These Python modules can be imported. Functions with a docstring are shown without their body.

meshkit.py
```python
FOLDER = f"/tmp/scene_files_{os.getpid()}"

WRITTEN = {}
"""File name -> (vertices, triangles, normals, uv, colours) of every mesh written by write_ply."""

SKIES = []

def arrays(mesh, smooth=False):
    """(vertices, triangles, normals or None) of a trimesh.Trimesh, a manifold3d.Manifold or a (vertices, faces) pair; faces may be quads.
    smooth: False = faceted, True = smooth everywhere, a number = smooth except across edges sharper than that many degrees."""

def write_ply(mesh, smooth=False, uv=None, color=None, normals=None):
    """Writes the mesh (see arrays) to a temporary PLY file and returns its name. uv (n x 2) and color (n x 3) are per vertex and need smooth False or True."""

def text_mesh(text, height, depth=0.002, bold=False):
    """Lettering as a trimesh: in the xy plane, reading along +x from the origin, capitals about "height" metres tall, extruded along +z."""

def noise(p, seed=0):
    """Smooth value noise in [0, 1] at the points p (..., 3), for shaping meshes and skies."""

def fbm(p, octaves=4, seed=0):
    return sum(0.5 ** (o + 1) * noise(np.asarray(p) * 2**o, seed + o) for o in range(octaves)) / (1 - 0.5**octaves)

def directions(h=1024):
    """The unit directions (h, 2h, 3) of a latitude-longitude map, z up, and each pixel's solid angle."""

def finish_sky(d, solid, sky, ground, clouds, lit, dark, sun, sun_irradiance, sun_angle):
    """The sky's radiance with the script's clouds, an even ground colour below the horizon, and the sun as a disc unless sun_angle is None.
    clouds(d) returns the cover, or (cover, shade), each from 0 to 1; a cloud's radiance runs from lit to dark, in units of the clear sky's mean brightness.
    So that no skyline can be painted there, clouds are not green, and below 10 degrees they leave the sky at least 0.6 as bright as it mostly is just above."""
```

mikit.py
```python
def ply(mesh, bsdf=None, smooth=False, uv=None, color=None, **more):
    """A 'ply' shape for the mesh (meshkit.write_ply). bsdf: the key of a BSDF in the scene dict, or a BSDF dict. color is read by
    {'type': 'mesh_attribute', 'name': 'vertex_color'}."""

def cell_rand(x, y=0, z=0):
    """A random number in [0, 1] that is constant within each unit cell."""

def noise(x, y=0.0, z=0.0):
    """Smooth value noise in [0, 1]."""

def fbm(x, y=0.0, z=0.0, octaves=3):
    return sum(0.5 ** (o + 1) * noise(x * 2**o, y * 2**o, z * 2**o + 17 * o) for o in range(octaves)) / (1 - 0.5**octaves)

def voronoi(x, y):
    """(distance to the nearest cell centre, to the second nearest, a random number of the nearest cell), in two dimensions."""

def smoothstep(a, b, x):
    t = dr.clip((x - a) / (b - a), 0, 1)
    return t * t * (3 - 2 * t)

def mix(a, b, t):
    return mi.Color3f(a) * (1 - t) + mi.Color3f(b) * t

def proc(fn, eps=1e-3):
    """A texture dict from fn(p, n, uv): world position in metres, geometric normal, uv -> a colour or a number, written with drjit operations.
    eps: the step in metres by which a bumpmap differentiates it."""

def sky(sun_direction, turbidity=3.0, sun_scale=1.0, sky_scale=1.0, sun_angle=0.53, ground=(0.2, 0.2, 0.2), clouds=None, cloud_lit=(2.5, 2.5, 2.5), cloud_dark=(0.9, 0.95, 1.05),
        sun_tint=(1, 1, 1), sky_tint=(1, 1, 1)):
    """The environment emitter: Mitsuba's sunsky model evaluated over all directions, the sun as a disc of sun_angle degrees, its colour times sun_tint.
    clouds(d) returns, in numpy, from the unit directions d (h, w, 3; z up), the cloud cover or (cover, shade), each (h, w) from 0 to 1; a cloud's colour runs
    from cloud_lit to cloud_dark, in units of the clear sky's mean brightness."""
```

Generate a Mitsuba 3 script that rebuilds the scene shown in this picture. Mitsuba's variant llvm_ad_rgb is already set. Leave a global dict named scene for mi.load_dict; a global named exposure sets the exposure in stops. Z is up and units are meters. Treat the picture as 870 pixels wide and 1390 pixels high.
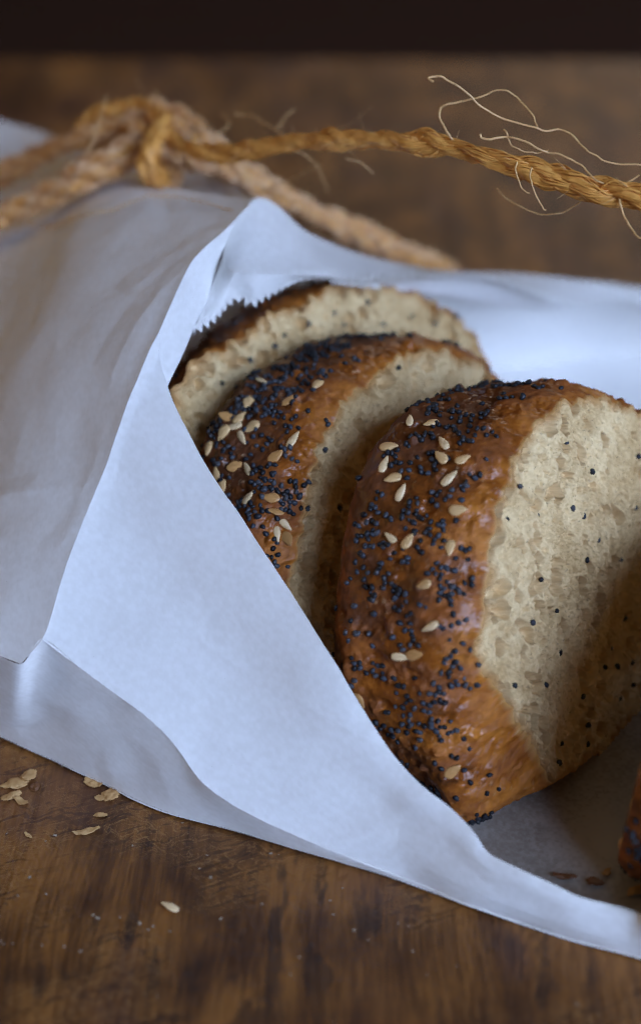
import math
import numpy as np, trimesh, mitsuba as mi, drjit as dr
import mikit
from mikit import proc, smoothstep, mix
from meshkit import fbm, noise as vnoise
from scipy.interpolate import PchipInterpolator, CubicSpline
from scipy.ndimage import gaussian_filter1d
from scipy.spatial import cKDTree

T4 = mi.ScalarTransform4f
scene, labels = {"type": "scene"}, {}

# ---------- camera, light, exposure ----------
PITCH, FOV_X, FOCUS = math.radians(35), 17.97, 0.3080
view = np.array([0, math.cos(PITCH), -math.sin(PITCH)])
eye = np.array([0, 0, 0.030]) - 0.322 * view
scene["camera"] = {"type": "thinlens", "fov": FOV_X, "fov_axis": "x", "near_clip": 0.01, "far_clip": 20.0, "aperture_radius": 0.0041, "focus_distance": FOCUS,
                   "to_world": T4().look_at(origin=eye.tolist(), target=(eye + view).tolist(), up=[0, 0, 1])}
exposure = -0.08

def window(key, centre, target, w, h, rgb):
    scene[key] = {"type": "rectangle", "to_world": T4().look_at(origin=centre, target=target, up=[0, 0, 1]) @ T4().scale([w / 2, h / 2, 1]),
                  "emitter": {"type": "area", "radiance": {"type": "rgb", "value": rgb}}}
    labels[key] = {"kind": "structure"}

window("window", [0.96, -1.24, 0.80], [0, 0, 0.02], 1.10, 1.10, [6.5, 8.5, 12.9])
window("window_002", [-1.7, 0.45, 0.75], [-0.05, 0, 0.03], 1.1, 0.9, [1.75, 1.08, .40])  # added warm fill panel that lifts the left bag panel, not a real window
window("window_001", [0.75, 2.6, 1.15], [0, 0.2, 0], 0.9, 0.7, [3.4, 2.8, 2.3])
scene["room_light"] = {"type": "constant", "radiance": {"type": "rgb", "value": [0.042, 0.035, 0.026]}}

# ---------- geometry helpers (all lengths in millimetres until the final scale) ----------
def norm(v): return v / (np.linalg.norm(v, axis=-1, keepdims=True) + 1e-12)

def frame(phi, psi):
    f, s = np.radians(phi), np.radians(psi)
    ah, z = np.array([np.cos(f), -np.sin(f), 0]), np.array([0, 0, 1.])
    return np.array([np.sin(f), np.cos(f), 0]), z * np.cos(s) - ah * np.sin(s), ah * np.cos(s) + z * np.sin(s)

def polar(points, c):
    q = np.asarray(points, float) - c
    th, r = np.arctan2(q[:, 1], q[:, 0]), np.hypot(q[:, 0], q[:, 1])
    o = np.argsort(th); th, r = th[o], r[o]
    th = np.concatenate([th - 2 * np.pi, th, th + 2 * np.pi]); r = np.concatenate([r, r, r])
    g = np.linspace(-3 * np.pi, 3 * np.pi, 2161)
    y = gaussian_filter1d(PchipInterpolator(th, r, extrapolate=True)(g), 3.0)
    return lambda t: np.interp(t, g, y)

class Slice:
    """A leaning slice: outline of the cut face, of the widest girth and of the rear, lofted into a crust."""
    def __init__(s, p0, phi, psi, c, front, girth, rear, vm, vb, T, seed, knots=(0, .34, .8, 1)):
        s.p0, (s.b, s.w, s.a), s.c, s.T, s.seed = np.array(p0, float), frame(phi, psi), np.array(c, float), T, seed
        s.fo, s.mo, s.bo = polar(front, s.c), polar(girth, s.c), polar(rear, s.c)
        s.k, s.v = np.array(knots), np.array([0, -vm, -vb, -T], float)
    def world(s, u, w, v): return s.p0 + u[..., None] * s.b + w[..., None] * s.w + v[..., None] * s.a
    def rim_noise(s, th, v):
        q = np.stack([8 * np.cos(th), 8 * np.sin(th), v * .1 + 0 * th], -1)
        ragged = (fbm(q * [2.1, 2.1, 0] + 5, 3, s.seed + 1) - .5) * 3.4 * np.exp(v / 2.2)
        return (fbm(q * 1.3, 3, s.seed) - .5) * 1.1 + ragged
    def crust(s, th, sv):
        """World points for angles th and girth parameter sv (same shape)."""
        R = np.stack([s.fo(th), s.mo(th) * .97, s.bo(th) * .965, s.bo(th) * .91], 0)
        v = PchipInterpolator(s.k, s.v)(sv)
        flat = R.reshape(4, -1); k = s.k; x = sv.ravel()
        i = np.clip(np.searchsorted(k, x, side='right') - 1, 0, 2)
        t = (x - k[i]) / (k[i + 1] - k[i])
        n = np.arange(flat.shape[1])
        ease = np.where(i == 0, np.sin(t * np.pi / 2) ** .85, np.where(i == 2, t ** 2, t))
        r = flat[i, n] * (1 - ease) + flat[i + 1, n] * ease
        r = r.reshape(th.shape) + s.rim_noise(th, v)
        return s.world(s.c[0] + r * np.cos(th), s.c[1] + r * np.sin(th), v)

DATA = {
 'crease': [(-44.8,-28.0,21.1),(-41.8,-26.7,25.0),(-38.6,-16.9,31.6),(-33.6,-3.8,40.3),(-29.3,6.5,49.7),(-25.6,13.4,55.3),(-22.6,20.2,58.8),(-20.0,25.7,61.4),(-15.1,33.1,63.3),(-11.1,43.0,63.5)],
 'rim': [(-25.6,12.9,54.5),(-25.6,10.3,51.7),(-24.4,6.3,48.6),(-18.1,-4.3,41.3),(-11.8,-13.2,36.5),(-6.1,-21.2,32.0),(1.6,-33.0,24.7),(7.0,-39.5,18.9),(13.4,-46.0,14.0),(19.6,-50.7,11.6),(22.1,-53.4,10.5),(23.6,-55.3,9.4),(27.9,-58.1,8.9),(32.2,-60.4,8.2),(35.8,-62.1,7.6),(44.8,-64.7,6.5),(47.5,-67.5,15.0),(51.5,-67.5,33.0),(60.0,-65.0,48.0),(74.0,-58.0,55.0)],  # trailing points: unseen rim corner, raised to keep the key off the bag floor
 'fold_low': [(-41.8,-26.7,25.0),(-36.0,-29.6,21.5),(-30.2,-32.7,18.7),(-25.8,-35.1,16.5),(-21.3,-38.2,13.3),(-17.5,-41.4,9.6),(-11.4,-44.4,6.6),(-3.8,-47.2,4.4),(7.0,-50.8,2.3),(13.4,-53.0,1.3),(21.7,-57.8,1.5),(27.9,-60.1,0.8),(41.0,-65.6,0.8),(53.7,-70.9,0.8),(70.0,-80.0,0.7),(88.0,-87.0,0.7)],
 'contact': [(-61.4,-14.0,0.5),(-51.0,-20.8,0.5),(-43.4,-25.3,0.5),(-36.1,-29.8,0.5),(-23.0,-38.0,0.5),(-15.0,-41.2,0.5),(-6.0,-45.1,0.5),(0.5,-47.6,0.5),(7.0,-50.3,0.5),(13.4,-53.1,0.5),(21.8,-57.1,0.5),(28.0,-60.1,0.5),(41.0,-65.6,0.5),(53.7,-70.9,0.5),(70.0,-80.0,0.7),(88.0,-87.0,0.7)],
 'shelf': [(-58.0,-21.4,22.1),(-48.5,-25.8,21.1),(-44.8,-28.0,21.1)],
 'mouth': [(-24.4,6.3,48.6),(-20.0,19.4,52.4),(-17.0,28.6,55.2),(-16.1,33.8,57.3),(-15.1,38.8,61.1),(-11.1,43.9,63.0)],
 'tie': [(-74.6,83.6,30.9),(-61.3,84.5,37.4),(-52.2,81.9,42.3),(-44.5,78.2,47.6),(-37.0,73.2,52.6),(-28.8,64.6,56.0),(-19.8,54.6,59.1),(-11.1,43.0,63.5)],
 'left_edge': [(-58.0,-21.4,22.1),(-62.6,7.0,24.3),(-67.7,40.9,29.1),(-74.6,83.6,30.9)],
 'neck': [(-81.3,135.0,43.2),(-65.7,122.2,42.4),(-55.7,114.3,43.4),(-49.0,107.4,44.0),(-39.7,100.3,44.3),(-27.6,92.2,46.5),(-18.4,79.1,50.5),(-11.5,55.7,57.2)],
 'back_top': [(-15.1,39.0,61.3),(-11.1,44.8,62.6),(-1.9,52.5,52.7),(5.9,56.9,46.8),(14.0,61.8,41.6),(24.0,69.9,35.7),(40.1,78.5,30.5),(48.7,79.7,28.7),(61.8,79.6,25.1),(77.8,78.2,19.7)],
 'flap_fold': [(-15.9,31.1,58.7),(-13.7,25.3,59.2),(-4.2,29.6,56.5),(1.8,33.9,53.9),(6.8,38.2,51.4),(15.9,46.3,47.2),(26.7,52.6,44.1),(33.7,57.0,39.9),(41.2,62.8,34.3),(46.9,69.1,29.3),(61.6,78.0,24.6),(77.6,76.7,19.2)],
 'flap_edge': [(-20.6,20.7,50.8),(-17.3,23.1,51.7),(-13.2,26.4,53.8),(-11.2,25.9,53.1),(-8.8,27.5,53.6),(-4.3,31.5,54.1),(1.9,36.2,52.1),(6.9,39.7,50.1)],
 'tw_a': [(-69.5,75.6,40.4),(-62.3,75.1,43.1),(-56.5,74.6,45.9),(-50.7,73.4,49.4),(-44.8,71.2,53.2),(-39.2,71.0,56.4),(-34.5,71.4,58.8),(-30.6,73.6,60.1),(-28.2,78.0,59.5),(-26.6,82.0,56.5),(-26.8,80.1,53.7),(-28.8,75.4,52.3)],
 'tw_b': [(-73.2,97.6,36.9),(-62.1,94.8,43.3),(-54.1,91.4,48.9),(-46.1,85.6,54.6),(-38.8,83.0,57.9),(-31.7,80.8,60.0),(-26.2,78.3,60.0),(-22.7,73.9,58.8),(-23.8,69.2,57.4)],
 'tw_c': [(-28.4,65.0,56.6),(-29.9,63.2,59.2),(-30.1,63.8,61.8),(-29.3,66.2,63.5),(-28.4,70.3,64.2),(-29.2,76.9,63.2),(-31.2,83.1,61.5),(-36.3,87.0,60.2),(-40.6,88.3,58.4),(-43.6,89.0,56.0),(-43.6,85.7,54.8)],
 'tw_d': [(-33.0,88.3,58.4),(-28.6,84.8,60.4),(-24.3,79.7,60.2),(-20.0,75.0,58.6),(-15.4,73.6,54.9),(-10.1,74.5,50.9),(-4.8,76.4,46.7),(0.7,78.4,42.6),(7.7,81.0,37.6),(14.9,83.6,32.5),(22.4,88.9,26.2),(27.2,97.3,19.0),(29.8,102.8,12.9)],
 'tw_e': [(-27.7,71.9,62.9),(-24.8,66.8,62.6),(-21.0,62.3,63.2),(-16.6,58.5,64.8),(-12.0,55.1,66.9),(-6.8,51.0,69.8),(-1.8,46.8,72.4),(4.2,41.4,75.2),(10.1,36.7,77.2),(15.8,32.8,78.6),(21.4,28.5,79.4),(26.8,23.9,79.8),(32.2,20.2,79.7),(37.5,16.5,79.7),(42.7,13.4,79.6),(47.8,10.4,79.8),(55.0,6.8,79.8)],
 'tw_f': [(-33.7,76.2,62.1),(-29.1,70.5,60.9),(-24.5,71.0,58.1),(-19.4,73.9,55.3),(-14.2,75.8,51.1),(-8.9,78.1,47.4),(-2.1,79.8,42.9),(4.9,82.4,37.9)],
 'fb_00': [(16.8,21.3,93.6),(16.4,21.8,94.3),(18.2,22.2,94.0),(21.0,21.6,92.3),(24.4,21.1,89.8),(28.4,20.8,87.6),(33.4,20.1,86.6),(36.8,19.9,86.4),(38.9,18.1,85.5),(41.0,15.9,84.1),(44.8,14.8,83.4),(50.2,14.0,83.1)],
 'fb_01': [(22.3,28.8,79.9),(19.7,30.0,81.6),(18.6,31.3,83.5),(19.0,31.9,85.1),(21.3,31.9,86.0),(24.7,31.3,86.9),(28.0,30.9,88.1),(30.8,29.2,87.4),(32.6,27.0,86.0),(33.6,25.0,84.8)],
 'fb_02': [(24.0,20.5,85.5),(25.7,20.2,85.0),(28.5,20.3,85.1),(31.8,18.7,84.6),(35.1,18.0,83.6),(37.8,16.6,83.3),(39.9,14.7,82.3),(41.9,12.9,81.5),(44.5,12.6,81.1),(47.6,12.4,82.6)],
 'fb_03': [(27.9,22.8,85.3),(28.7,21.9,84.0),(30.2,21.0,82.6),(32.3,20.7,82.3),(34.8,20.1,83.1)],
 'fb_04': [(27.4,25.9,74.0),(30.0,23.7,72.6),(33.4,21.9,71.8),(36.7,20.9,72.1),(39.5,20.8,73.6),(40.9,20.0,76.0)],
 'fb_05': [(43.8,12.3,80.7),(44.9,9.8,78.9),(45.7,7.3,77.1),(47.1,5.4,76.0),(49.5,3.6,75.2)],
 'fb_06': [(29.8,19.9,81.1),(29.9,17.8,79.8),(30.4,16.8,78.5),(31.8,17.3,77.4)],
 'fb_07': [(32.1,17.7,81.4),(32.0,15.8,79.6),(33.0,14.8,77.3),(34.4,15.0,75.8)],
 'fb_08': [(-50.0,65.9,47.3),(-44.9,58.1,51.9),(-39.9,50.7,57.1),(-34.8,50.4,58.4),(-30.2,49.6,60.8),(-26.3,48.8,61.4),(-21.1,45.7,62.1),(-16.6,42.2,62.4),(-11.6,40.5,63.5)],
 'fb_09': [(-52.9,67.8,46.6),(-49.0,63.7,47.7),(-45.1,61.4,49.7),(-42.1,59.9,52.8)],
 'fb_10': [(-14.7,64.4,69.6),(-11.5,62.0,69.8),(-8.2,57.3,70.0),(-5.0,52.5,70.0),(-1.9,49.3,70.8)],
 'fb_11': [(-8.0,60.7,67.9),(-6.4,63.7,68.7),(-4.5,66.7,69.4)],
 'fb_12': [(-4.4,51.4,68.5),(-1.3,52.9,65.5),(0.6,57.7,60.0),(1.4,63.7,54.7)],
 'fb_13': [(-10.5,64.0,55.1),(-5.8,57.6,59.9),(-1.9,52.2,64.5),(0.1,49.3,67.2)],
 'fb_14': [(-41.6,67.6,60.3),(-39.7,70.0,63.7),(-38.9,73.8,65.7),(-38.3,77.2,67.0)],
 'fb_15': [(-32.3,81.4,62.6),(-31.2,84.5,63.5),(-30.1,87.2,63.9)],
 'fb_16': [(-21.4,64.3,62.5),(-17.5,66.1,65.2),(-16.0,68.9,65.6),(-17.8,73.6,65.4)],
 'fb_17': [(-59.4,70.4,38.2),(-57.6,66.5,37.8),(-56.4,61.6,37.8),(-56.5,57.9,37.7)],
 'fb_18': [(4.3,43.3,70.9),(6.7,42.8,70.1),(8.5,42.9,68.6)],
 'flakes': [(-47.1,-31.0,0.6,4.6,2.2,0.2,0),(-45.3,-29.5,0.7,3.2,2.2,1.0,0),(-47.5,-33.8,0.5,3.6,1.5,0.5,0),(-45.8,-34.9,0.5,2.8,1.4,2.6,0),(-44.1,-31.6,0.5,2.0,1.6,1.2,1),(-35.0,-30.9,0.9,3.4,1.8,2.7,0),(-32.3,-33.6,0.8,3.0,2.4,0.6,0),(-33.6,-34.1,0.4,2.0,1.2,0.2,0),(-33.4,-37.8,0.5,2.2,1.0,0.1,0),(-35.4,-41.5,0.5,4.2,1.1,0.25,0),(-43.9,-42.2,0.4,1.6,0.7,2.5,0)],
 'inner_flakes': [(35.7,-52.0,1.2,3.6,1.1,-0.1,1),(39.9,-53.0,1.4,3.0,1.5,0.0,1),(41.8,-51.2,1.6,1.9,1.2,0.9,0),(45.6,-54.8,1.4,3.2,1.6,0.4,0)],
 'loose_sesame': [(-21.7,-57.1,0.4)],
 'specks': [(-39.9,-42.1,0.2,0.9),(-42.7,-50.9,0.2,0.8),(-32.0,-59.0,0.2,1),(-32.7,-58.4,0.2,0.7),(-17.1,-39.1,0.2,0.6),(-7.4,-46.0,0.2,0.8),(-16.1,-50.9,0.2,0.9),(-16.9,-46.3,0.2,0.5),(4.8,-61.4,0.2,0.9),(-25.9,-60.0,0.2,0.8),(-47.2,-41.7,0.2,0.5),(-39.9,-54.3,0.2,0.6),(1.8,-58.3,0.2,0.6),(-14.3,-59.1,0.2,0.7),(-8.5,-56.2,0.2,0.5),(-23.9,-60.6,0.2,0.6),(11.1,-60.0,0.2,0.5),(-20.9,-39.4,0.2,0.5),(13.0,-65.3,0.2,0.6),(6.8,-63.2,0.2,0.5),(-33.8,-65.3,0.2,0.7),(-43.9,-54.6,0.2,0.5)],
 'band_low': [(1.6,39.4,49.7),(5.7,43.5,46.9),(16.3,52.7,40.7),(21.9,56.6,37.6),(30.4,62.0,33.1),(36.4,66.7,29.4),(43.2,71.9,26.3),(48.4,74.1,26.0)],
 'sesame': {'a':[(1.996,0.742),(1.969,0.623),(2.064,0.434),(2.113,0.792),(2.131,0.39),(2.118,0.258),(2.189,0.767),(2.207,0.296),(2.239,0.679),(2.293,0.591),(2.333,0.17),(2.463,0.566),(2.472,0.428),(2.481,0.17),(2.621,0.277),(2.76,0.22),(2.872,0.434),(2.863,0.333),(3.029,0.792),(-2.984,0.239)],'b':[(1.889,0.704),(2.023,0.698),(1.83,0.226),(2.122,0.792),(2.118,0.692),(2.171,0.698),(2.154,0.553),(2.212,0.748),(2.221,0.579),(2.194,0.145),(2.297,0.233),(2.297,0.83),(2.365,0.547),(2.369,0.428),(2.405,0.73),(2.41,0.849),(2.468,0.642),(2.513,0.333),(1.978,0.352),(2.508,0.164),(2.571,0.132),(2.625,0.069),(2.706,0.05),(2.675,0.101),(2.917,0.05)],'c':[(2.005,0.0)]},
 'poppy': {'a':[(1.808,0.78,6),(1.848,0.585,8),(1.978,0.503,8),(2.028,0.61,8),(2.014,0.296,10),(1.96,0.189,3),(2.136,0.742,10),(2.086,0.623,3),(2.167,0.717,4),(2.145,0.465,9),(2.18,0.491,5),(2.207,0.623,5),(2.185,0.189,7),(2.239,0.233,5),(2.27,0.371,4),(2.288,0.277,3),(2.302,0.761,3),(2.324,0.736,3),(2.297,0.428,1),(2.333,0.509,8),(2.356,0.465,6),(2.378,0.723,12),(2.347,0.314,2),(2.383,0.371,3),(2.383,0.164,2),(2.315,0.258,1),(2.419,0.421,8),(2.405,0.258,2),(2.45,0.73,14),(2.49,0.686,8),(2.445,0.264,8),(2.401,0.226,2),(2.499,0.522,6),(2.513,0.78,3),(2.504,0.314,2),(2.49,0.239,2),(2.472,0.201,2),(2.477,0.107,5),(2.522,0.164,2),(2.567,0.635,8),(2.54,0.472,4),(2.567,0.195,8),(2.562,0.126,2),(2.616,0.792,8),(2.621,0.528,6),(2.603,0.176,6),(2.63,0.138,5),(2.607,0.075,6),(2.661,0.667,4),(2.666,0.428,8),(2.675,0.27,2),(2.679,0.119,2),(2.63,0.195,3),(2.634,0.107,2),(1.884,0.711,10),(1.88,0.528,6),(1.893,0.346,8),(1.947,0.308,6),(1.677,0.346,8),(1.475,0.83,12),(1.74,0.767,10),(1.817,0.881,8),(1.525,0.547,8),(1.386,0.818,8),(1.848,0.881,6),(1.745,0.459,2),(1.606,0.83,10),(1.498,0.434,6),(1.516,0.264,5),(2.661,0.667,5),(2.67,0.428,8),(2.679,0.277,2),(2.639,0.182,5),(2.639,0.126,3),(2.764,0.384,9),(2.791,0.497,2),(2.769,0.126,7),(2.751,0.069,2),(2.809,0.761,7),(2.832,0.365,6),(2.823,0.069,3),(2.845,0.038,2),(2.89,0.132,6),(2.868,0.082,3),(2.908,0.082,3),(2.922,0.013,1),(2.944,0.17,4),(2.966,0.101,5),(3.002,0.075,2),(2.975,0.119,2),(2.899,0.761,10),(2.926,0.623,10),(2.948,0.792,3),(2.98,0.472,4),(2.962,0.377,3),(3.025,0.409,7),(2.993,0.283,6),(3.025,0.245,8),(3.016,0.195,5),(3.056,0.459,6),(3.047,0.61,2),(3.115,0.547,4),(3.119,0.459,6),(3.101,0.308,7),(3.097,0.252,3),(-3.119,0.623,5),(-3.133,0.233,7),(3.142,0.208,4),(-3.079,0.164,2),(-3.043,0.145,2),(-3.115,0.346,3),(-3.047,0.245,2),(-3.025,0.182,2),(-3.038,0.296,2),(-3.011,0.616,3),(-2.989,0.717,2),(-2.953,0.642,2),(-2.872,0.484,5),(-2.859,0.541,4),(-2.845,0.289,2),(-2.809,0.132,3),(-2.715,0.27,14),(-2.751,0.239,5),(3.083,0.748,3),(-3.128,0.755,2),(-2.975,0.17,2)],'b':[(2.032,0.742,12),(1.924,0.66,16),(1.763,0.623,22),(1.529,0.692,24),(1.426,0.635,24),(1.139,0.792,22),(1.121,0.623,16),(1.049,0.528,8),(2.068,0.711,10),(1.996,0.585,12),(2.068,0.403,8),(2.091,0.245,6),(2.145,0.214,4),(2.118,0.528,6),(2.041,0.453,8),(1.889,0.365,12),(1.772,0.34,14),(1.48,0.497,12),(2.225,0.447,8),(2.198,0.327,4),(2.252,0.195,6),(2.347,0.352,10),(2.158,0.874,10),(2.252,0.742,8),(2.225,0.824,4),(2.311,0.642,5),(2.333,0.868,2),(2.351,0.742,5),(2.419,0.642,3),(2.445,0.289,4),(2.414,0.239,4),(2.454,0.151,4),(2.468,0.101,3),(2.315,0.107,3),(2.459,0.044,4),(2.535,0.403,6),(2.544,0.302,5),(2.531,0.214,5),(2.567,0.245,5),(2.549,0.553,4),(2.585,0.503,4),(2.54,0.057,3),(2.046,0.057,3),(1.866,0.585,12),(1.812,0.881,8),(1.677,0.553,12),(2.41,0.195,10),(2.468,0.107,5),(2.504,0.069,3),(2.535,0.088,3),(2.54,0.05,6),(2.463,0.038,6),(2.661,0.126,4),(2.71,0.094,4),(2.805,0.126,10),(2.796,0.069,3),(2.841,0.069,3)],'c':[]},
 'slices': {'a':{'T':23,'c':(28,18),'front':[(0.0,0.0),(-1.5,3.9),(-2.9,10.2),(-5.1,16.8),(-7.7,22.2),(-8.6,27.7),(-4.2,33.8),(0.6,39.6),(6.3,45.1),(12.5,49.2),(21.0,51.0),(32.6,49.2),(47.3,39.3),(5.8,-2.2),(16.9,-4.0),(26.8,-4.1),(58,29),(65,16),(66,6),(60,-2),(45,-4)],'girth':[(-15.5,1),(-17,10),(-15.5,26),(-10,38),(-1,47),(11,53.5),(24,54.5),(36,51.5),(50,41),(60,30),(67,16),(68,5),(60,-3),(45,-4),(27,-4),(8,-3),(-6,-2)],'p0':[35.3,-35.3,4.5],'phi':35,'psi':20,'rear':[(-17.8,26.7),(-16.0,31.9),(-12.5,37.4),(-7.5,44.5),(-2.8,49.4),(3.2,53.7),(11.5,56.3),(20.8,56.2),(30.2,53.3),(48.9,43.6),(60,32),(67,18),(67,8),(56,4),(30,3),(5,3.5),(-10,5),(-16,12)],'seed':11,'vb':18,'vm':8},'b':{'T':21,'c':(32,18),'front':[(0.6,11.1),(-0.2,24.7),(2.0,27.3),(6.7,31.3),(11.1,36.8),(15.9,40.9),(20.9,43.6),(26.6,45.4),(34.9,46.2),(42.6,45.5),(56.2,38.2),(60.3,32.9),(0,0),(-0.5,6),(66,22),(68,9),(62,0),(45,-2),(20,-2)],'girth':[(0,0),(-3.5,3),(-5.5,12),(-5.5,24),(-2,32),(4,39),(12,45),(22,49),(35,50),(46,48),(57,43),(66,34),(71,20),(70,7),(62,-1),(45,-2),(20,-2)],'p0':[2.3,-21.1,3.5],'phi':38,'psi':22,'rear':[(5.3,42.0),(7.4,44.9),(12.9,48.8),(21.5,51.4),(33.0,51.5),(45.8,49.0),(54.2,44.4),(64.3,38.0),(74.9,31.2),(72,30),(72,14),(64,5),(40,4),(15,4),(0,6),(-5,14),(-4,25),(0,33)],'seed':23,'vb':16,'vm':7},'c':{'T':15,'c':(30,-20),'front':[(-1.5,-2.0),(-1.2,0.5),(4.7,4.1),(14.5,5.8),(26.1,7.1),(36.0,7.5),(52.3,1.4),(57.6,-3.1),(62.1,-10.0),(64.2,-17.5),(-4,-12),(-5,-28),(2,-40),(20,-43),(40,-43),(58,-38),(63,-28)],'girth':[(-3,-1),(4,4),(14,7.2),(25,9),(36,9.2),(52,3),(58,-2),(63,-9),(66,-18),(66,-29),(60,-39),(40,-44),(20,-44),(1,-41),(-6,-28),(-6,-12)],'p0':[-23.4,16.0,40.7],'phi':50,'psi':28,'rear':[(5.3,1.6),(14.3,6.7),(24.9,9.1),(36.6,9.6),(60.9,0.4),(66,-8),(67,-20),(66,-30),(58,-38),(40,-40),(20,-40),(2,-38),(-6,-28),(-5,-12)],'seed':37,'vb':11,'vm':5}},
 'crumbseed': {'a':[(11.5,44.8),(24.8,32.8),(27.3,27.2),(33.9,27.9),(5.7,24.9),(10.3,16.9),(5.5,14.0),(24.0,20.2),(31.7,21.1),(38.8,26.6),(10.3,31.8),(22.4,26.3),(41.9,34.3),(35.4,40.2),(-2.1,18.7),(0.1,11.5),(3.0,1.6),(10.5,0.1),(27.0,0.6),(23.7,6.2),(11.7,28.8),(12.2,7.8),(12.5,22.9),(14.8,38.1),(22.5,35.3),(29.6,38.0),(23.4,9.7),(29.3,11.7),(19.3,8.8),(6.9,41.7),(9.6,6.8),(27.8,4.4),(25.9,44.9),(5.1,3.6),(12.6,2.2),(23.0,0.6)],'b':[(0.2,24.4),(9.2,33.9),(15.7,30.6),(17.4,40.1),(30.4,43.1),(38.2,44.8)],'c':[(15.9,1.5),(21.2,2.2),(23.8,3.3),(35.2,3.4),(42.6,3.0),(44.2,-1.6),(54.9,-5.2),(60.2,-5.6),(9.1,-0.0),(29.4,3.4),(36.7,0.9),(50.7,-2.4),(56.6,-10.0)]},
}

MM = 0.001
def put(key, mesh, bsdf, smooth=True, color=None, **lab):
    """One entry of the scene from a mesh in millimetres."""
    v, f = (mesh.vertices, mesh.faces) if hasattr(mesh, "vertices") else mesh
    scene[key] = mikit.ply((np.asarray(v) * MM, f), bsdf, smooth, color=color)
    if lab: labels[key] = lab
    return key

def grid_faces(n, m, wrap=False):
    i, j = np.meshgrid(np.arange(n if wrap else n - 1), np.arange(m - 1), indexing="ij")
    a, b, c, d = i * m + j, (i + 1) % n * m + j, (i + 1) % n * m + j + 1, i * m + j + 1
    return np.vstack([np.stack([a, b, c], -1).reshape(-1, 3), np.stack([a, c, d], -1).reshape(-1, 3)])

def along(pts, n, smooth=True):
    """A curve through the points, sampled evenly by length."""
    p = np.asarray(pts, float)
    s = np.r_[0, np.cumsum(np.linalg.norm(np.diff(p, axis=0), axis=1))]
    f = PchipInterpolator(s, p) if smooth else None
    x = np.linspace(0, s[-1], n)
    return f(x) if smooth else np.stack([np.interp(x, s, p[:, k]) for k in range(3)], -1)

# ---------- materials ----------
def rgb(*c): return {"type": "rgb", "value": list(c)}
VC = {"type": "mesh_attribute", "name": "vertex_color"}

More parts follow.
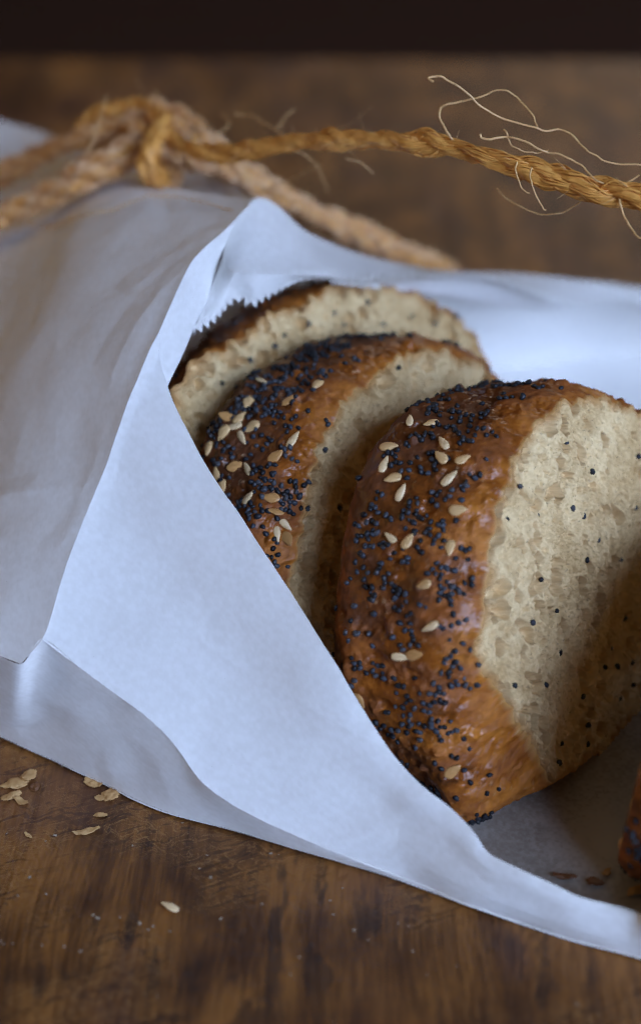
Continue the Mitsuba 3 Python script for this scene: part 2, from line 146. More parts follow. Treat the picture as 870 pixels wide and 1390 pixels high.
def wood(p, n, uv):
    x, y = p.x * 1000, p.y * 1000
    wob = mikit.fbm(x * .05, y * .012, 3.0, octaves=3) * 14
    grain = mikit.fbm((x + wob) * .35, y * .035, 1.0, octaves=4)
    fine = mikit.fbm((x + wob) * 2.6, y * .22, 5.0, octaves=3)
    blot = mikit.fbm(x * .09 + 9, y * .08, 2.0, octaves=4)
    base = mix([.058, .021, .007], [.255, .104, .024], smoothstep(.30, .72, grain * .32 + fine * .20 + blot * .48))
    dark = smoothstep(.57, .72, mikit.fbm(x * .36 + wob * .3, y * .10, 8.0, octaves=4)) * smoothstep(.40, .62, mikit.fbm(x * .06, y * .06, 12.0, octaves=2))
    base = mix(base, [.014, .008, .008], dark * .6)
    warp = mikit.fbm(x * .30, y * .30, 21.0, octaves=2) * 5
    a = mikit.fbm((x * .9 + y * .25) * .35 + warp, (y * .9 - x * .25) * 1.9 + warp, 4.0, octaves=3)
    b = mikit.fbm((x * .7 - y * .5) * .40 - warp, (y * .8 + x * .6) * 2.3 + warp, 6.0, octaves=3)
    patch = smoothstep(.40, .66, mikit.fbm(x * .075 + 3, y * .075, 14.0, octaves=3))
    hair = dr.maximum(1 - dr.abs(a - .5) / .030, 0) + dr.maximum(1 - dr.abs(b - .5) / .028, 0)
    base = mix(base, [.36, .20, .075], dr.minimum(hair, 1) * patch * .55)
    base = mix(base, [.020, .010, .008], smoothstep(.58, .70, a) * patch * .5)
    purple = smoothstep(.5, .75, mikit.fbm(x * .11, y * .06 + 4, 7.0, octaves=2))
    return mix(base, [.115, .050, .036], purple * .25)

def wood_relief(p, n, uv):
    x, y = p.x * 1000, p.y * 1000
    wob = mikit.fbm(x * .05, y * .012, 3.0, octaves=3) * 14
    return mikit.fbm((x + wob) * 1.6, y * .08, 5.0, octaves=3) * .00018 + mikit.fbm(x * 1.6, y * 1.1, 1.0, octaves=4) * .00025

scene["mat_wood"] = {"type": "twosided", "b": {"type": "bumpmap", "arbitrary": proc(wood_relief, 2e-4), "scale": 1.0,
                     "bsdf": {"type": "principled", "base_color": proc(wood), "roughness": .46, "specular": .45}}}

def paper(p, n, uv):
    x, y, z = p.x * 1000, p.y * 1000, p.z * 1000
    fib = mikit.fbm(x * 1.6 + z * .7, y * 1.6 - z * .9, z * 1.5, octaves=4)
    big = mikit.fbm(x * .11, y * .11, z * .11, octaves=2)
    return mix([.735, .725, .70], [.805, .80, .785], smoothstep(.2, .8, fib * .75 + big * .25))
def paper_relief(p, n, uv):
    return mikit.fbm(p.x * 1800 + p.z * 600, p.y * 1800, p.z * 1800, octaves=3) * .00005
scene["mat_paper"] = {"type": "principledthin", "base_color": proc(paper), "roughness": .62, "diff_trans": .06, "spec_trans": 0.0, "eta": 1.13}

def shaded_paper(p, n, uv):  # shade inside the bag mouth painted into the floor paper colour
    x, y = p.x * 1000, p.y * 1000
    unshaded = smoothstep(28, 52, x * .42 + y * .907)
    painted_shade = mix([.26, .225, .19], [.42, .385, .35], smoothstep(.3, .7, mikit.fbm(x * .07, y * .07, 3.0, octaves=3) * .7 + mikit.fbm(x * 1.7, y * 1.7, 1.0, octaves=3) * .3))
    return mix(painted_shade, [.77, .765, .75], unshaded)
scene["mat_paper_shaded"] = {"type": "twosided", "b": {"type": "principled", "base_color": proc(shaded_paper), "roughness": .55, "specular": .3}}
def rough_crust(p, n, uv):
    f = mikit.fbm(p.x * 260, p.y * 260, p.z * 260, octaves=3)
    return .30 + .44 * smoothstep(.40, .60, f)
def crust_relief(p, n, uv):
    return mikit.fbm(p.x * 900, p.y * 900, p.z * 900, octaves=3) * .00030 + mikit.fbm(p.x * 3000, p.y * 3000, p.z * 3000, octaves=2) * .00009
scene["mat_crust"] = {"type": "twosided", "b": {"type": "bumpmap", "arbitrary": proc(crust_relief, 8e-5), "scale": 1.0,
                      "bsdf": {"type": "principled", "base_color": VC, "roughness": proc(rough_crust), "specular": .42}}}
scene["mat_crumb"] = {"type": "twosided", "b": {"type": "principled", "base_color": VC, "roughness": .75, "specular": .25, "sheen": .4}}
def poppy_mat(c): return {"type": "twosided", "b": {"type": "principled", "base_color": rgb(*c), "roughness": .5, "specular": .36}}
for i, c in enumerate([(.014, .016, .021), (.034, .039, .050), (.008, .008, .010), (.050, .050, .056)]): scene[f"mat_poppy_{i}"] = poppy_mat(c)
for i, c in enumerate([(.62, .40, .18), (.72, .53, .29), (.50, .26, .09)]):
    scene[f"mat_sesame_{i}"] = {"type": "twosided", "b": {"type": "principled", "base_color": rgb(*c), "roughness": .34, "specular": .5}}
def jute(a, b):
    def f(p, n, uv): return mix(a, b, mikit.fbm(p.x * 700, p.y * 700, p.z * 700, octaves=3))
    return {"type": "twosided", "b": {"type": "principled", "base_color": proc(f), "roughness": .42, "specular": .5, "sheen": .3}}
scene["mat_jute"] = jute([.44, .15, .010], [.88, .48, .13])
scene["mat_jute_pale"] = jute([.48, .19, .035], [.86, .62, .38])
scene["mat_fibre"] = jute([.50, .27, .09], [.75, .50, .24])
def flake(p, n, uv): return mix([.30, .14, .04], [.62, .40, .17], mikit.fbm(p.x * 500, p.y * 500, p.z * 500, octaves=3))
scene["mat_flake"] = {"type": "twosided", "b": {"type": "principled", "base_color": proc(flake), "roughness": .6}}
scene["mat_flake_dark"] = {"type": "twosided", "b": {"type": "principled", "base_color": rgb(.14, .055, .018), "roughness": .5}}
scene["mat_wall"] = {"type": "twosided", "b": {"type": "diffuse", "reflectance": rgb(.05, .028, .023)}}
scene["mat_floor"] = {"type": "twosided", "b": {"type": "diffuse", "reflectance": rgb(.075, .046, .038)}}

# ---------- setting ----------
top = trimesh.creation.box(extents=[1300, 600, 32]); top.apply_translation([0, -43, -16])
put("tabletop", top, "mat_wood", False, kind="structure", label="worn brown wooden tabletop with dark grain and scratches under the bag")
wall = trimesh.creation.box(extents=[6000, 60, 3200]); wall.apply_translation([0, 3600, 850])
put("wall", wall, "mat_wall", False, kind="structure")
fl = trimesh.creation.box(extents=[6000, 6000, 40]); fl.apply_translation([0, 800, -770])
put("floor", fl, "mat_floor", False, kind="structure")

# ---------- paper bag ----------
def wrinkle(P, amp=1.0):
    q = np.asarray(P)
    d = np.stack([fbm(q * .035 + k * 31.7, 3, 50 + k) - .5 for k in range(3)], -1) * 2.2
    d += np.stack([fbm(q * .22 + k * 13.1, 2, 90 + k) - .5 for k in range(3)], -1) * .22
    return P + d * amp

def folds(P, sd, count=12):
    """Long straight soft folds across a sheet."""
    r = np.random.default_rng(sd); du, dv = np.gradient(P, axis=0), np.gradient(P, axis=1); N = norm(np.cross(du, dv))
    a, b = np.linspace(0, 1, P.shape[0])[:, None], np.linspace(0, 1, P.shape[1])[None]
    inside = np.clip(np.minimum(np.minimum(a, 1 - a) / .06, np.minimum(b, 1 - b) / .06), 0, 1)
    for k in range(count):
        c = P[int(r.integers(P.shape[0])), int(r.integers(P.shape[1]))]; n = norm(r.normal(0, 1, 3))
        d = (P - c) @ n + (fbm(P * .05, 2, sd + k) - .5) * 4
        mask = np.clip(fbm(P * .035 + k * 9.1, 2, sd + 40 + k) * 5 - 2.4, 0, 1) * inside
        w = r.uniform(.9, 4.0)
        P = P + N * (np.clip(1 - np.abs(d) / w, 0, 1) * mask * r.choice([-1, 1]) * r.uniform(.2, .5) * w / 3)[..., None]
    return P

def coons(c0, c1, d0, d1, n, m, bulge=(0, 0, 0)):
    """Patch between c0 (v=0), c1 (v=1) running along u and d0 (u=0), d1 (u=1) running along v."""
    c0, c1, d0, d1 = along(c0, n), along(c1, n), along(d0, m), along(d1, m)
    u, v = np.linspace(0, 1, n)[:, None, None], np.linspace(0, 1, m)[None, :, None]
    P = (1 - v) * c0[:, None] + v * c1[:, None] + (1 - u) * d0[None] + u * d1[None]
    P = P - ((1 - u) * (1 - v) * c0[0] + u * (1 - v) * c0[-1] + (1 - u) * v * c1[0] + u * v * c1[-1])
    return P + 16 * u * (1 - u) * v * (1 - v) * np.array(bulge, float)

def rows(curves, n, m, smooth=True):
    R = np.stack([along(c, n) for c in curves], 1)
    t = np.linspace(0, 1, len(curves)); x = np.linspace(0, 1, m)
    return PchipInterpolator(t, R, axis=1)(x) if smooth and len(curves) > 2 else np.stack([np.stack([np.interp(x, t, R[i, :, k]) for k in range(3)], -1) for i in range(n)])

def sheet(key, P, amp=1.0, bsdf="mat_paper", **lab):
    P = folds(wrinkle(P, amp), 17 + len(key)); n, m = P.shape[:2]
    put(key, (P.reshape(-1, 3), grid_faces(n, m)), bsdf, True, **lab)

K = {k: np.array(v) for k, v in DATA.items() if k not in ("sesame", "poppy", "slices", "crumbseed", "flakes", "inner_flakes", "loose_sesame", "specks")}
labels["paper_bag"] = {"label": "crumpled white translucent paper bag tied with twine, its mouth open over the bread", "category": "paper bag"}
up_to = int(np.argmin(np.abs(K["crease"] - K["rim"][0]).sum(1)))      # where the rim leaves the crease
sheet("paper_bag__front_panel", coons(K["fold_low"], K["rim"], K["crease"][1:up_to + 1], [K["fold_low"][-1], K["rim"][-1]], 260, 160, (-.6, -1.2, 1.0)))
sheet("paper_bag__folded_lip", coons(K["rim"][:3], [K["crease"][-1], K["mouth"][-1]], K["crease"][up_to:], K["mouth"], 30, 120))
sheet("paper_bag__gathered_panel", coons(np.r_[K["shelf"], ], K["tie"], K["left_edge"], K["crease"], 160, 200, (-1.5, 1, 2.5)), label="shaded greyish brown panel of the bag below the twine")
low_top = np.r_[K["shelf"], K["fold_low"]]
sheet("paper_bag__underside", rows([low_top, K["contact"]], 240, 40))
sheet("paper_bag__gathered_neck", rows([K["tie"], K["tie"] * .55 + K["neck"] * .45 + [0, 0, -5], K["neck"]], 120, 60))
# the far wall of the bag: from its top fold down to the table, and the lid flap folded over the mouth with a pinked edge
base_back = np.array([[-30, 53, 1], [-10, 70, 1], [20, 87, 1], [55, 97, 1], [105, 100, 1.]])
mid_back = np.array([[-27, 51, 24], [-8, 66, 22], [22, 83, 19], [58, 92, 17], [108, 94, 15.]])
sheet("paper_bag__far_panel", rows([K["back_top"], mid_back, base_back], 220, 110))
sheet("paper_bag__top_flap", rows([K["back_top"], K["flap_fold"]], 240, 30), .5)
def pinked(top, edge, n, key, pitch=1.42, depth=1.5, m=26):
    a, b = along(top, n), along(edge, n)
    L = np.r_[0, np.cumsum(np.linalg.norm(np.diff(b, axis=0), axis=1))]
    tooth = (np.abs((L / pitch) % 1 - .5) * 2 - .5) * depth
    along_edge = norm(np.gradient(b, axis=0)); down = b - a
    down = norm(down - (down * along_edge).sum(1, keepdims=True) * along_edge + 1e-6)
    v = np.linspace(0, 1, m)[None, :, None]
    sheet(key, a[:, None] * (1 - v) + b[:, None] * v + (down * tooth[:, None])[:, None] * v ** 8, .35)
n_e = len(K["flap_edge"])
pinked(K["flap_fold"][:5], K["flap_edge"], 420, "paper_bag__pinked_edge")
right = along(K["flap_fold"][3:10], 100); above = along(K["back_top"][2:9], 100)
pinked(right, right + norm(right - above) * 1.1, 620, "paper_bag__pinked_edge_001", depth=1.3, m=5)
sheet("paper_bag__inner_band", rows([right + [0, 1.2, -.2], K["band_low"]], 200, 16), .3)
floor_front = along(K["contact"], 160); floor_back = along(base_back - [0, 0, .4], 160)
sheet("paper_bag__floor_panel", np.stack([floor_front * (1 - t) + floor_back * t + [0, 0, .35] for t in np.linspace(0, 1, 120)], 1), .25, "mat_paper_shaded", label="paper lining the bottom of the bag mouth, with shade painted into its colour")

# ---------- bread ----------
rng = np.random.default_rng(7)
poppy_shape = trimesh.creation.icosphere(2, 1.0); 
pv = poppy_shape.vertices; pv = pv * [1, .80, .72]; pv[:, 0] += .22 * pv[:, 1] ** 2; pv *= (1 + .30 * (vnoise(pv * 3.1, 3) - .5))[:, None]
poppy_shape = trimesh.Trimesh(pv, poppy_shape.faces, process=False)
ss = trimesh.creation.icosphere(3, 1.0); sv_ = ss.vertices.copy()
tp = .5 + .5 * sv_[:, 0]; sv_ = sv_ * np.stack([np.ones_like(tp), .62 * (1 - .62 * tp ** 1.6), .34 * (1 - .45 * tp)], -1)
sesame_shape = trimesh.Trimesh(sv_, ss.faces, process=False)
PLY = {("poppy", i): mikit.ply((poppy_shape.vertices * MM, poppy_shape.faces), f"mat_poppy_{i}", True) for i in range(4)}
PLY.update({("sesame", i): mikit.ply((sesame_shape.vertices * (1 + .28 * (fbm(sesame_shape.vertices * 1.8 + 5 * i, 2, i) - .5))[:, None] * [1, (1, .88, 1.1)[i], (1, .8, .7)[i]] * MM, sesame_shape.faces), f"mat_sesame_{i}", True) for i in range(3)})

def basis(n, spin):
    n = n / np.linalg.norm(n); a = np.cross(n, [0, 0, 1.] if abs(n[2]) < .9 else [1., 0, 0]); a /= np.linalg.norm(a); b = np.cross(n, a)
    x = a * math.cos(spin) + b * math.sin(spin)
    return np.stack([x, np.cross(n, x), n], -1)

def seed_matrix(p, n, spin, size):
    M = np.eye(4); M[:3, :3] = basis(n, spin) * size; M[:3, 3] = np.asarray(p) * MM
    return M

def add_seed(key, kind, i, M): scene[key] = {**PLY[kind, i], "to_world": T4(M.tolist())}
def name(base, k): return base if k == 0 else f"{base}_{k:03d}"

def build_slice(key, S, seeds, nt=760, ns=110):
    s = Slice(**S)
    # crust
    th, sv = np.meshgrid(np.linspace(-np.pi, np.pi, nt, endpoint=False), np.linspace(0, 1, ns), indexing="ij")
    P = s.crust(th, sv)
    du = np.roll(P, -1, 0) - np.roll(P, 1, 0); dv = np.gradient(P, axis=1)
    N = norm(np.cross(du, dv)); cen = s.world(np.full(1, s.c[0]), np.full(1, s.c[1]), np.full(1, -s.T / 2))[0]
    N *= np.sign(((P - cen) * N).sum(-1, keepdims=True))
    edge = np.clip(np.minimum(sv / .05, (1 - sv) / .1), 0, 1)
    lump = (fbm(P * .13, 3, s.seed) - .5) * .8 + (fbm(P * .75, 3, s.seed + 5) - .5) * .28 + (fbm(P * 2.6, 2, s.seed + 6) - .5) * .16
    blister = np.clip(fbm(P * .5 + 4, 2, s.seed + 9) - .62, 0, 1) * 3.2 - np.clip(fbm(P * .33 + 9, 3, s.seed + 15) - .60, 0, 1) * 3.5
    P = P + N * ((lump + blister) * edge)[..., None]
    wloc = (P - s.p0) @ s.w; span = wloc.max() - wloc.min(); high = (wloc - wloc.min()) / span
    tone = fbm(P * .16, 4, s.seed + 2) * .5 + fbm(P * .6, 3, s.seed + 3) * .3 + fbm(P * 2.2, 3, s.seed + 4) * .2
    pale, gold, brown, burnt = (np.array(c) for c in ([.50, .27, .09], [.47, .165, .024], [.26, .074, .010], [.055, .016, .005]))
    t = np.clip(.28 + .68 * np.sin(np.clip(sv * 1.5, 0, 1) * np.pi * .5) * (.5 + .55 * high) + (tone - .5) * 2.6, 0, 1)[..., None]
    col = np.where(t < .5, gold + (brown - gold) * t * 2, brown + (burnt - brown) * (t - .5) * 1.6)
    k = np.clip(1 - sv / (.002 + .05 * tone ** 2), 0, 1)[..., None]
    col = col * (1 - k) + pale * k
    fleck = (np.clip((fbm(P * 1.9, 2, s.seed + 12) - .70) * 9, 0, 1) * np.clip(fbm(P * .2, 2, s.seed + 13) * 3 - 1.2, 0, 1))[..., None] * .5
    col = col * (1 - fleck) + np.array([.62, .42, .24]) * fleck
    put(f"{key}__crust", (P.reshape(-1, 3), grid_faces(nt, ns, True)), "mat_crust", True, col.reshape(-1, 3))
    # crumb: the cut face, with pores, and the plain rear cut
    def face(part, edge_ring, out, nr, nt2, detail, sd):
        ring = np.stack([(edge_ring - s.p0) @ s.b, (edge_ring - s.p0) @ s.w, (edge_ring - s.p0) @ s.a], -1)
        i = np.linspace(0, len(ring), nt2, endpoint=False); r0 = np.concatenate([ring, ring[:1]])
        ring = np.stack([np.interp(i, np.arange(len(r0)), r0[:, k]) for k in range(3)], -1)
        f = np.linspace(0, 1, nr)[:, None, None] ** .8
        c3 = np.array([*s.c, ring[:, 2].mean()])
        L = (c3 + (ring[None] - c3) * f).reshape(-1, 3)
        rim = np.repeat(1 - f[:, 0, 0], nt2)
        fade = np.clip(rim / .012, 0, 1)
        r = np.random.default_rng(sd)
        lo, hi = ring.min(0)[:2], ring.max(0)[:2]; area = np.prod(hi - lo)
        h = (fbm(L[:, :2] @ np.eye(2, 3) * .12 + 3, 3, sd) - .5) * 1.6 + (fbm(L[:, :2] @ np.eye(2, 3) * .6, 3, sd + 1) - .5) * 1.3 + (fbm(L[:, :2] @ np.eye(2, 3) * 2.2, 3, sd + 2) - .5) * (.62 if detail else .3)
        deep = np.zeros(len(L))
        if detail:
            tree = cKDTree(L[:, :2])
            for count, ra, rb, dep in ((1.6, .18, .36, 1.2), (.16, .36, .7, 1.4), (.06, .6, 1.7, 1.7)):
                for x, y in r.uniform(lo, hi, (int(count * area), 2)):
                    rad = r.uniform(ra, rb); el = r.uniform(.45, .9); an = r.normal(1.9, .5)
                    ii = np.array(tree.query_ball_point([x, y], rad), int)
                    if not len(ii): continue
                    q = L[ii, :2] - [x, y]
                    e = np.hypot(q @ [math.cos(an), math.sin(an)], (q @ [-math.sin(an), math.cos(an)]) / el) / rad + (vnoise(np.stack([q[:, 0] * 1.6 / rad ** .5, q[:, 1] * 1.6 / rad ** .5, 0 * q[:, 0] + x], -1), 4) - .5) * .7
                    deep[ii] = np.maximum(deep[ii], dep * rad * np.clip(1 - e ** 2, 0, 1) ** .45)
        L[:, 2] += out * (h - deep) * fade
        t = np.clip(.5 + (fbm(L * .22, 3, sd + 4) - .5) * 1.1 + (fbm(L * 1.3, 2, sd + 6) - .5) * .6 + (fbm(L * 3.2, 2, sd + 7) - .5) * .7 + .12, 0, 1)[:, None]
        c = np.array([.45, .285, .115]) * (1 - t) + np.array([.78, .595, .325]) * t
        k = (np.clip(1 - rim / (.02 + .07 * fbm(L * .5, 3, sd + 9)), 0, 1) ** .8 * .85)[:, None]
        c = c * (1 - k) + np.array([.42, .20, .055]) * k
        speck = np.clip((fbm(L * 2.6, 2, sd + 8) - .70) * 10, 0, 1)[:, None]
        c = c * (1 - .55 * speck) + np.array([.20, .10, .05]) * .55 * speck
        W = s.p0 + L[:, :1] * s.b + L[:, 1:2] * s.w + L[:, 2:] * s.a
        faces = grid_faces(nr, nt2); j = np.arange(nr - 1) * nt2
        seam = np.vstack([np.stack([j + nt2 - 1, j + 2 * nt2 - 1, j + nt2], -1), np.stack([j + nt2 - 1, j + nt2, j], -1)])
        F = np.vstack([faces, seam]);  F = F[:, ::-1] if out < 0 else F
        put(f"{key}__{part}", (W, F), "mat_crumb", True, c)
        return L
    L = face("crumb", P[:, 0], 1, 240, 900, True, s.seed + 100)
    face("crumb_001", P[:, -1], -1, 40, 300, False, s.seed + 200)
    # seeds baked onto the crust
    r = np.random.default_rng(s.seed + 300)
    flatP, tree = P.reshape(-1, 3), cKDTree(P.reshape(-1, 3)); flatN = N.reshape(-1, 3)
    def at(t_, s_):
        i = int(round((t_ + np.pi) / (2 * np.pi) * nt)) % nt; j = int(round(s_ * (ns - 1)))
        return P[i, j], N[i, j]
    taken, nses = [], 0
    for t_, s_ in seeds["sesame"]:
        p, n = at(t_, s_); size = r.uniform(1.3, 1.65)
        n2 = norm(n + r.normal(0, .16, 3))
        add_seed(name(f"{key}__crust__sesame_seed", nses), "sesame", int(r.choice([0, 0, 1, 1, 2])), seed_matrix(p + n * r.uniform(.14, .32), n2, r.uniform(0, 2 * math.pi), size)); nses += 1
        for q in (-.8, 0, .8): taken.append(p + q * 0)
    spots = []
    for t_, s_, c in seeds["poppy"]:
        c = max(1, round(c * .74))
        p, n = at(t_, s_); B = basis(n, 0)
        for _ in range(c):
            for trial in range(12):
                sp = .34 * math.sqrt(c) + .15 + trial * .07
                q = p + B[:, 0] * r.normal(0, sp) + B[:, 1] * r.normal(0, sp)
                i = tree.query(q)[1]; a, b = flatP[i], flatN[i]
                if all(np.linalg.norm(a - x[0]) > .60 for x in spots[-60:]) and all(np.linalg.norm(a - x) > 1.0 for x in taken):
                    spots.append((a, b)); break
    for _ in range(seeds.get("sparse", 0)):
        i = r.integers(len(flatP)); 
        if sv.ravel()[i] > .12 and high.ravel()[i] > .12: spots.append((flatP[i], flatN[i]))
    eye_mm = eye * 1000
    spots.sort(key=lambda q: ((q[1] @ (eye_mm - q[0])) < 0) * 1000 + np.linalg.norm(eye_mm - q[0]))
    rest = []
    for m, (a, b) in enumerate(spots):
        size = r.triangular(.34, .48, .60); M = seed_matrix(a + b * size * r.uniform(.05, .62), norm(b + r.normal(0, .5, 3)), r.uniform(0, 6.28), size)
        if m < 300: add_seed(name(f"{key}__crust__poppy_seed", m), "poppy", int(r.choice([0, 0, 1, 1, 2, 3])), M)
        else: rest.append(trimesh.Trimesh(poppy_shape.vertices @ M[:3, :3].T + M[:3, 3] / MM, poppy_shape.faces, process=False))
    if rest:
        put(f"{key}__crust__poppy_seed_scatter", trimesh.util.concatenate(rest), "mat_poppy_0", True, kind="stuff")
    ctree = cKDTree(L[:, :2])
    for m, (u_, w_) in enumerate(seeds.get("crumb", ())):
        i = ctree.query([u_, w_])[1]; q = s.p0 + L[i, 0] * s.b + L[i, 1] * s.w + (L[i, 2] + .12) * s.a
        add_seed(name(f"{key}__crumb__poppy_seed", m), "poppy", int(r.integers(4)), seed_matrix(q, s.a, r.uniform(0, 6), r.uniform(.42, .55)))
    return s

for k, key in (("a", "bread_slice"), ("b", "bread_slice_001"), ("c", "bread_slice_002")):
    build_slice(key, DATA["slices"][k], {"sesame": DATA["sesame"][k], "poppy": DATA["poppy"][k], "crumb": DATA["crumbseed"][k], "sparse": {"a": 150, "b": 200, "c": 60}[k]})
r3 = np.random.default_rng(91)
S3 = dict(p0=[58.4, -64.4, 8.2], phi=20, psi=-5, c=(28, 12), vm=6, vb=14, T=18, seed=53,
          front=[(0, 0), (-.5, 6), (0, 14), (3, 21), (9, 26), (18, 29), (30, 30), (44, 29), (55, 25), (61, 17), (62, 8), (56, 0), (30, -1)],
          girth=[(-1.5, 0), (-2, 6), (-1.5, 15), (2, 22.5), (8, 28), (18, 31.5), (30, 32.5), (45, 31), (57, 27), (63, 18), (64, 8), (58, 0), (30, -1)],
          rear=[(-1.5, 0), (-2, 6), (-1.5, 15), (2, 22.5), (8, 28), (18, 31.5), (30, 32.5), (45, 31), (57, 27), (63, 18), (64, 8), (58, 0), (30, -1)])
build_slice("bread_slice_003", S3, {"sesame": [(float(r3.uniform(-3.1, -2.2)), float(r3.uniform(.3, .8))) for _ in range(14)],
            "poppy": [(float(r3.uniform(-3.14, -2.1)), float(r3.uniform(.15, .9)), int(r3.integers(3, 10))) for _ in range(60)] + [(float(r3.uniform(1.8, 3.1)), float(r3.uniform(.15, .9)), int(r3.integers(3, 9))) for _ in range(16)]}, 420, 60)
for key, text in (("bread_slice", "frontmost seeded bread slice with the widest pale cut face, below the bag's far wall"),
                  ("bread_slice_001", "middle seeded bread slice, its crust crowded with sesame and poppy seeds, narrow strip of crumb"),
                  ("bread_slice_002", "rearmost bread slice under the pinked paper edge, shaded cut face, few seeds"),
                  ("bread_slice_003", "bread slice cut off by the right edge of the picture, only seeded crust visible")):
    labels[key] = {"label": text, "category": "bread slice", "group": "seeded bread slices in the paper bag"}
# ---------- twine ----------
def tube(path, rad, sides=6):
    p = np.asarray(path, float); t = norm(np.gradient(p, axis=0))
    ref = np.array([.31, .2, .93]); a = norm(np.cross(t, ref)); b = np.cross(t, a)
    an = np.arange(sides) * 2 * np.pi / sides
    v = p[:, None] + np.broadcast_to(rad, (len(p),))[:, None, None] * (np.cos(an)[None, :, None] * a[:, None] + np.sin(an)[None, :, None] * b[:, None])
    i, j = np.meshgrid(np.arange(len(p) - 1), np.arange(sides), indexing="ij")
    q = np.stack([i * sides + j, i * sides + (j + 1) % sides, (i + 1) * sides + (j + 1) % sides, (i + 1) * sides + j], -1).reshape(-1, 4)
    return trimesh.Trimesh(v.reshape(-1, 3), np.vstack([q[:, [0, 1, 2]], q[:, [0, 2, 3]]]), process=False)

def strand(pts, r0, r1, sd, pitch=20.0, plies=3, strands=18):
    """A laid twine: plies twisted round each other, each ply a twisted bundle of fibres; returns the mesh and some surface points for fuzz."""
    r = np.random.default_rng(sd)
    c = CubicSpline(np.r_[0, np.cumsum(np.linalg.norm(np.diff(pts, axis=0), axis=1))], pts)
    L = c.x[-1]; n = int(L / .35) + 8; x = np.linspace(0, L, n); p = c(x); t = norm(c(x, 1))
    ref = np.array([.31, .2, .93]); a = norm(np.cross(t, ref)); b = np.cross(t, a)
    R = np.interp(x, [0, L], [r0, r1]) * (1 + .5 * (vnoise(np.stack([x * .16, 0 * x + sd, 0 * x], -1), sd) - .5))
    core, out, tips = [], [], []
    for k in range(plies):
        ph = 2 * np.pi * k / plies + 2 * np.pi * x / pitch + (vnoise(np.stack([x * .1, 0 * x + k, 0 * x + sd], -1), 3) - .5) * 1.2
        o = (np.cos(ph)[:, None] * a + np.sin(ph)[:, None] * b)
        pc = p + o * (R * (.40 + .22 * (vnoise(np.stack([x * .2, 0 * x + k, 0 * x + sd + 9.], -1), 4) - .5)))[:, None]
        core.append(tube(pc, R * .50, 10))
        for m in range(strands):
            f = 2 * np.pi * m / strands - 2 * np.pi * x / (pitch * 1.3) + r.normal(0, .25) + (vnoise(np.stack([x * .3, 0 * x + m, 0 * x + k], -1), sd + 7) - .5) * 1.3
            rr = R * (.50 + .05 * r.random() + .30 * (vnoise(np.stack([x * .22, 0 * x + m + 40, 0 * x + k], -1), sd + 8) - .4))
            q = pc + (np.cos(f)[:, None] * a + np.sin(f)[:, None] * b) * rr[:, None]
            out.append(tube(q, R * .075 * r.uniform(.6, 1.4), 5))
            for _ in range(4):
                i = int(r.integers(4, n - 4)); tips.append((q[i], norm(q[i] - p[i]), t[i]))
    return trimesh.util.concatenate(core), trimesh.util.concatenate(out), tips

labels["twine"] = {"label": "thick golden jute twine knotted round the bag neck with a frayed loose end", "category": "twine"}
fuzz = []
for i, (k, ra, rb, mat) in enumerate((("tw_a", 3.0, 2.5, "mat_jute_pale"), ("tw_b", 2.3, 2.2, "mat_jute_pale"), ("tw_c", 2.1, 2.0, "mat_jute"), ("tw_d", 2.4, 2.3, "mat_jute_pale"), ("tw_e", 1.35, 1.95, "mat_jute"), ("tw_f", 1.6, 1.6, "mat_jute_pale"))):
    m, fine, tips = strand(K[k], ra, rb, 400 + i)
    put(name("twine__strand", i), m, "mat_jute", True)
    put(name("twine__strand", i) + "__fibres", fine, mat, True)
    fuzz += [tips[j] for j in np.random.default_rng(i).choice(len(tips), min(len(tips), 84), replace=False)]
r = np.random.default_rng(77); hair = []
for q, o, t in fuzz:
    L = r.uniform(.8, 2.6) if r.random() < .8 else r.uniform(3, 7); dirn = norm(o * .8 + t * r.normal(0, .9) + r.normal(0, .35, 3)); bend = r.normal(0, .45, 3) + [0, 0, -.15]
    s_ = np.linspace(0, 1, 12)[:, None]
    hair.append(tube(q + dirn * s_ * L + bend * (s_ * L) ** 2 * .12, r.uniform(.03, .065) * (1 - .6 * s_[:, 0]), 4))
put("twine__fuzz", trimesh.util.concatenate(hair), "mat_fibre", True, kind="stuff")
for i, k in enumerate(sorted(k for k in K if k.startswith("fb_"))):
    c = CubicSpline(np.arange(len(K[k])), K[k]); x = np.linspace(0, len(K[k]) - 1, 14 * len(K[k]))
    p = c(x) + (np.stack([vnoise(np.stack([x * 2.1, 0 * x + i, 0 * x + d], -1), 5) for d in range(3)], -1) - .5) * .5
    put(name("twine__loose_fibre", i), tube(p, (.20 if i in (0, 1, 2, 5) else .15) * (1 - .35 * np.linspace(0, 1, len(x))), 6), "mat_fibre", True)

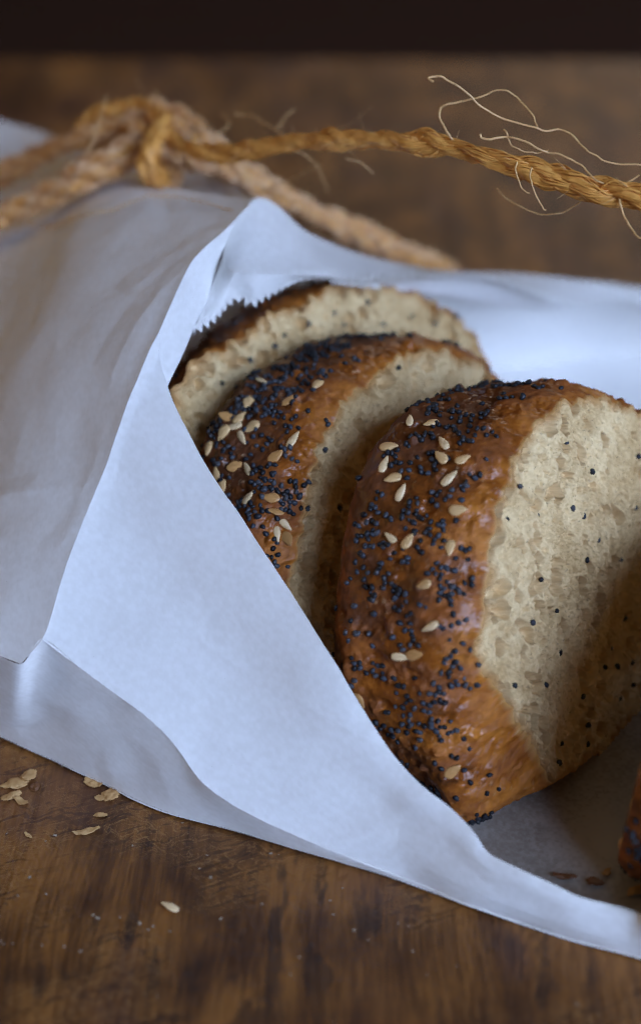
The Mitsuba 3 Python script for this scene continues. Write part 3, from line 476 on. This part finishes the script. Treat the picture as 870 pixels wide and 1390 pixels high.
# ---------- crumbs and loose seeds ----------
def flake_mesh(L, w, sd):
    m = trimesh.creation.icosphere(3, 1.0); v = m.vertices.copy()
    v *= (1 + 1.3 * (fbm(v * 1.8 + sd * 3.7, 3, sd) - .5))[:, None]
    v = v * [L / 2.3, w / 2.2, min(L, w) * .17]
    v[:, 2] += .10 * v[:, 0] ** 2 / max(L / 4, .5) * (1 if sd % 2 else -.4) + (fbm(v * 1.2 + 5, 2, sd + 1) - .5) * .5
    v[:, 2] -= v[:, 2].min()
    return v, m.faces
def rest(key, x, y, z, L, w, a, dark, sd, **lab):
    v, f = flake_mesh(L, w, sd); c, s_ = math.cos(a), math.sin(a)
    put(key, (v @ np.array([[c, s_, 0], [-s_, c, 0], [0, 0, 1]]) + [x, y, z], f), "mat_flake_dark" if dark else "mat_flake", True, **lab)
FLAKES = ["broad pale crumb, largest of the heap at the left edge of the table", "rounded crumb lying behind the others in the left heap", "narrow crumb at the front left of the heap", "small crumb at the front right of the left heap",
          "dark reddish crumb bit at the right of the left heap", "pale crumb half under the bag's lower edge", "knobbly crumb just below the bag's lower edge", "tiny thin crumb beside the knobbly one under the bag edge",
          "small flat oval crumb above the curled flake", "long curled pale flake lying alone on the table", "tiny pale sliver on the table left of the curled flake"]
for i, (x, y, z, L, w, a, k) in enumerate(DATA["flakes"]):
    rest(name("bread_crumb", i), x, y, 0.02, L, w, a, k, 20 + i, label=FLAKES[i], category="crumb", group="bread crumbs scattered on the table")
INNER = ["thin reddish brown crumb inside the bag mouth, left of the others", "dark two toned crumb inside the bag mouth", "small upright golden crumb behind the dark one in the bag", "pale crumb at the foot of the right edge bread slice"]
for i, (x, y, z, L, w, a, k) in enumerate(DATA["inner_flakes"]):
    rest(f"bread_crumb_{len(FLAKES) + i:03d}", x, y, 1.1, L, w, a, k, 61 + i, label=INNER[i], category="crumb", group="crumbs inside the bag")
x, y, z = DATA["loose_sesame"][0]
scene["sesame_seed"] = {**PLY["sesame", 1], "to_world": T4(seed_matrix([x, y, .5], np.array([.1, -.1, 1]), 1.1, 1.5).tolist())}
labels["sesame_seed"] = {"label": "single pale sesame seed lying on the bare wood in front of the bag", "category": "seed"}
dust = []
for i, (x, y, z, sz) in enumerate(DATA["specks"]):
    v, f = flake_mesh(sz * .8, sz * .5, 200 + i); a = i * 1.3
    dust.append(trimesh.Trimesh(v @ np.array([[math.cos(a), math.sin(a), 0], [-math.sin(a), math.cos(a), 0], [0, 0, 1]]) + [x, y, .02], f, process=False))
rr = np.random.default_rng(5)
for i in range(70):
    v, f = flake_mesh(.35 * rr.uniform(.5, 1.4), .25 * rr.uniform(.5, 1.4), 300 + i)
    dust.append(trimesh.Trimesh(v + [rr.uniform(-70, 60), rr.uniform(-85, -20), .02], f, process=False))
scene["mat_dust"] = {"type": "twosided", "b": {"type": "diffuse", "reflectance": rgb(.34, .27, .20)}}
put("crumb_dust", trimesh.util.concatenate(dust), "mat_dust", True, kind="stuff", label="fine pale crumb dust specks scattered over the wooden tabletop", category="crumb dust")
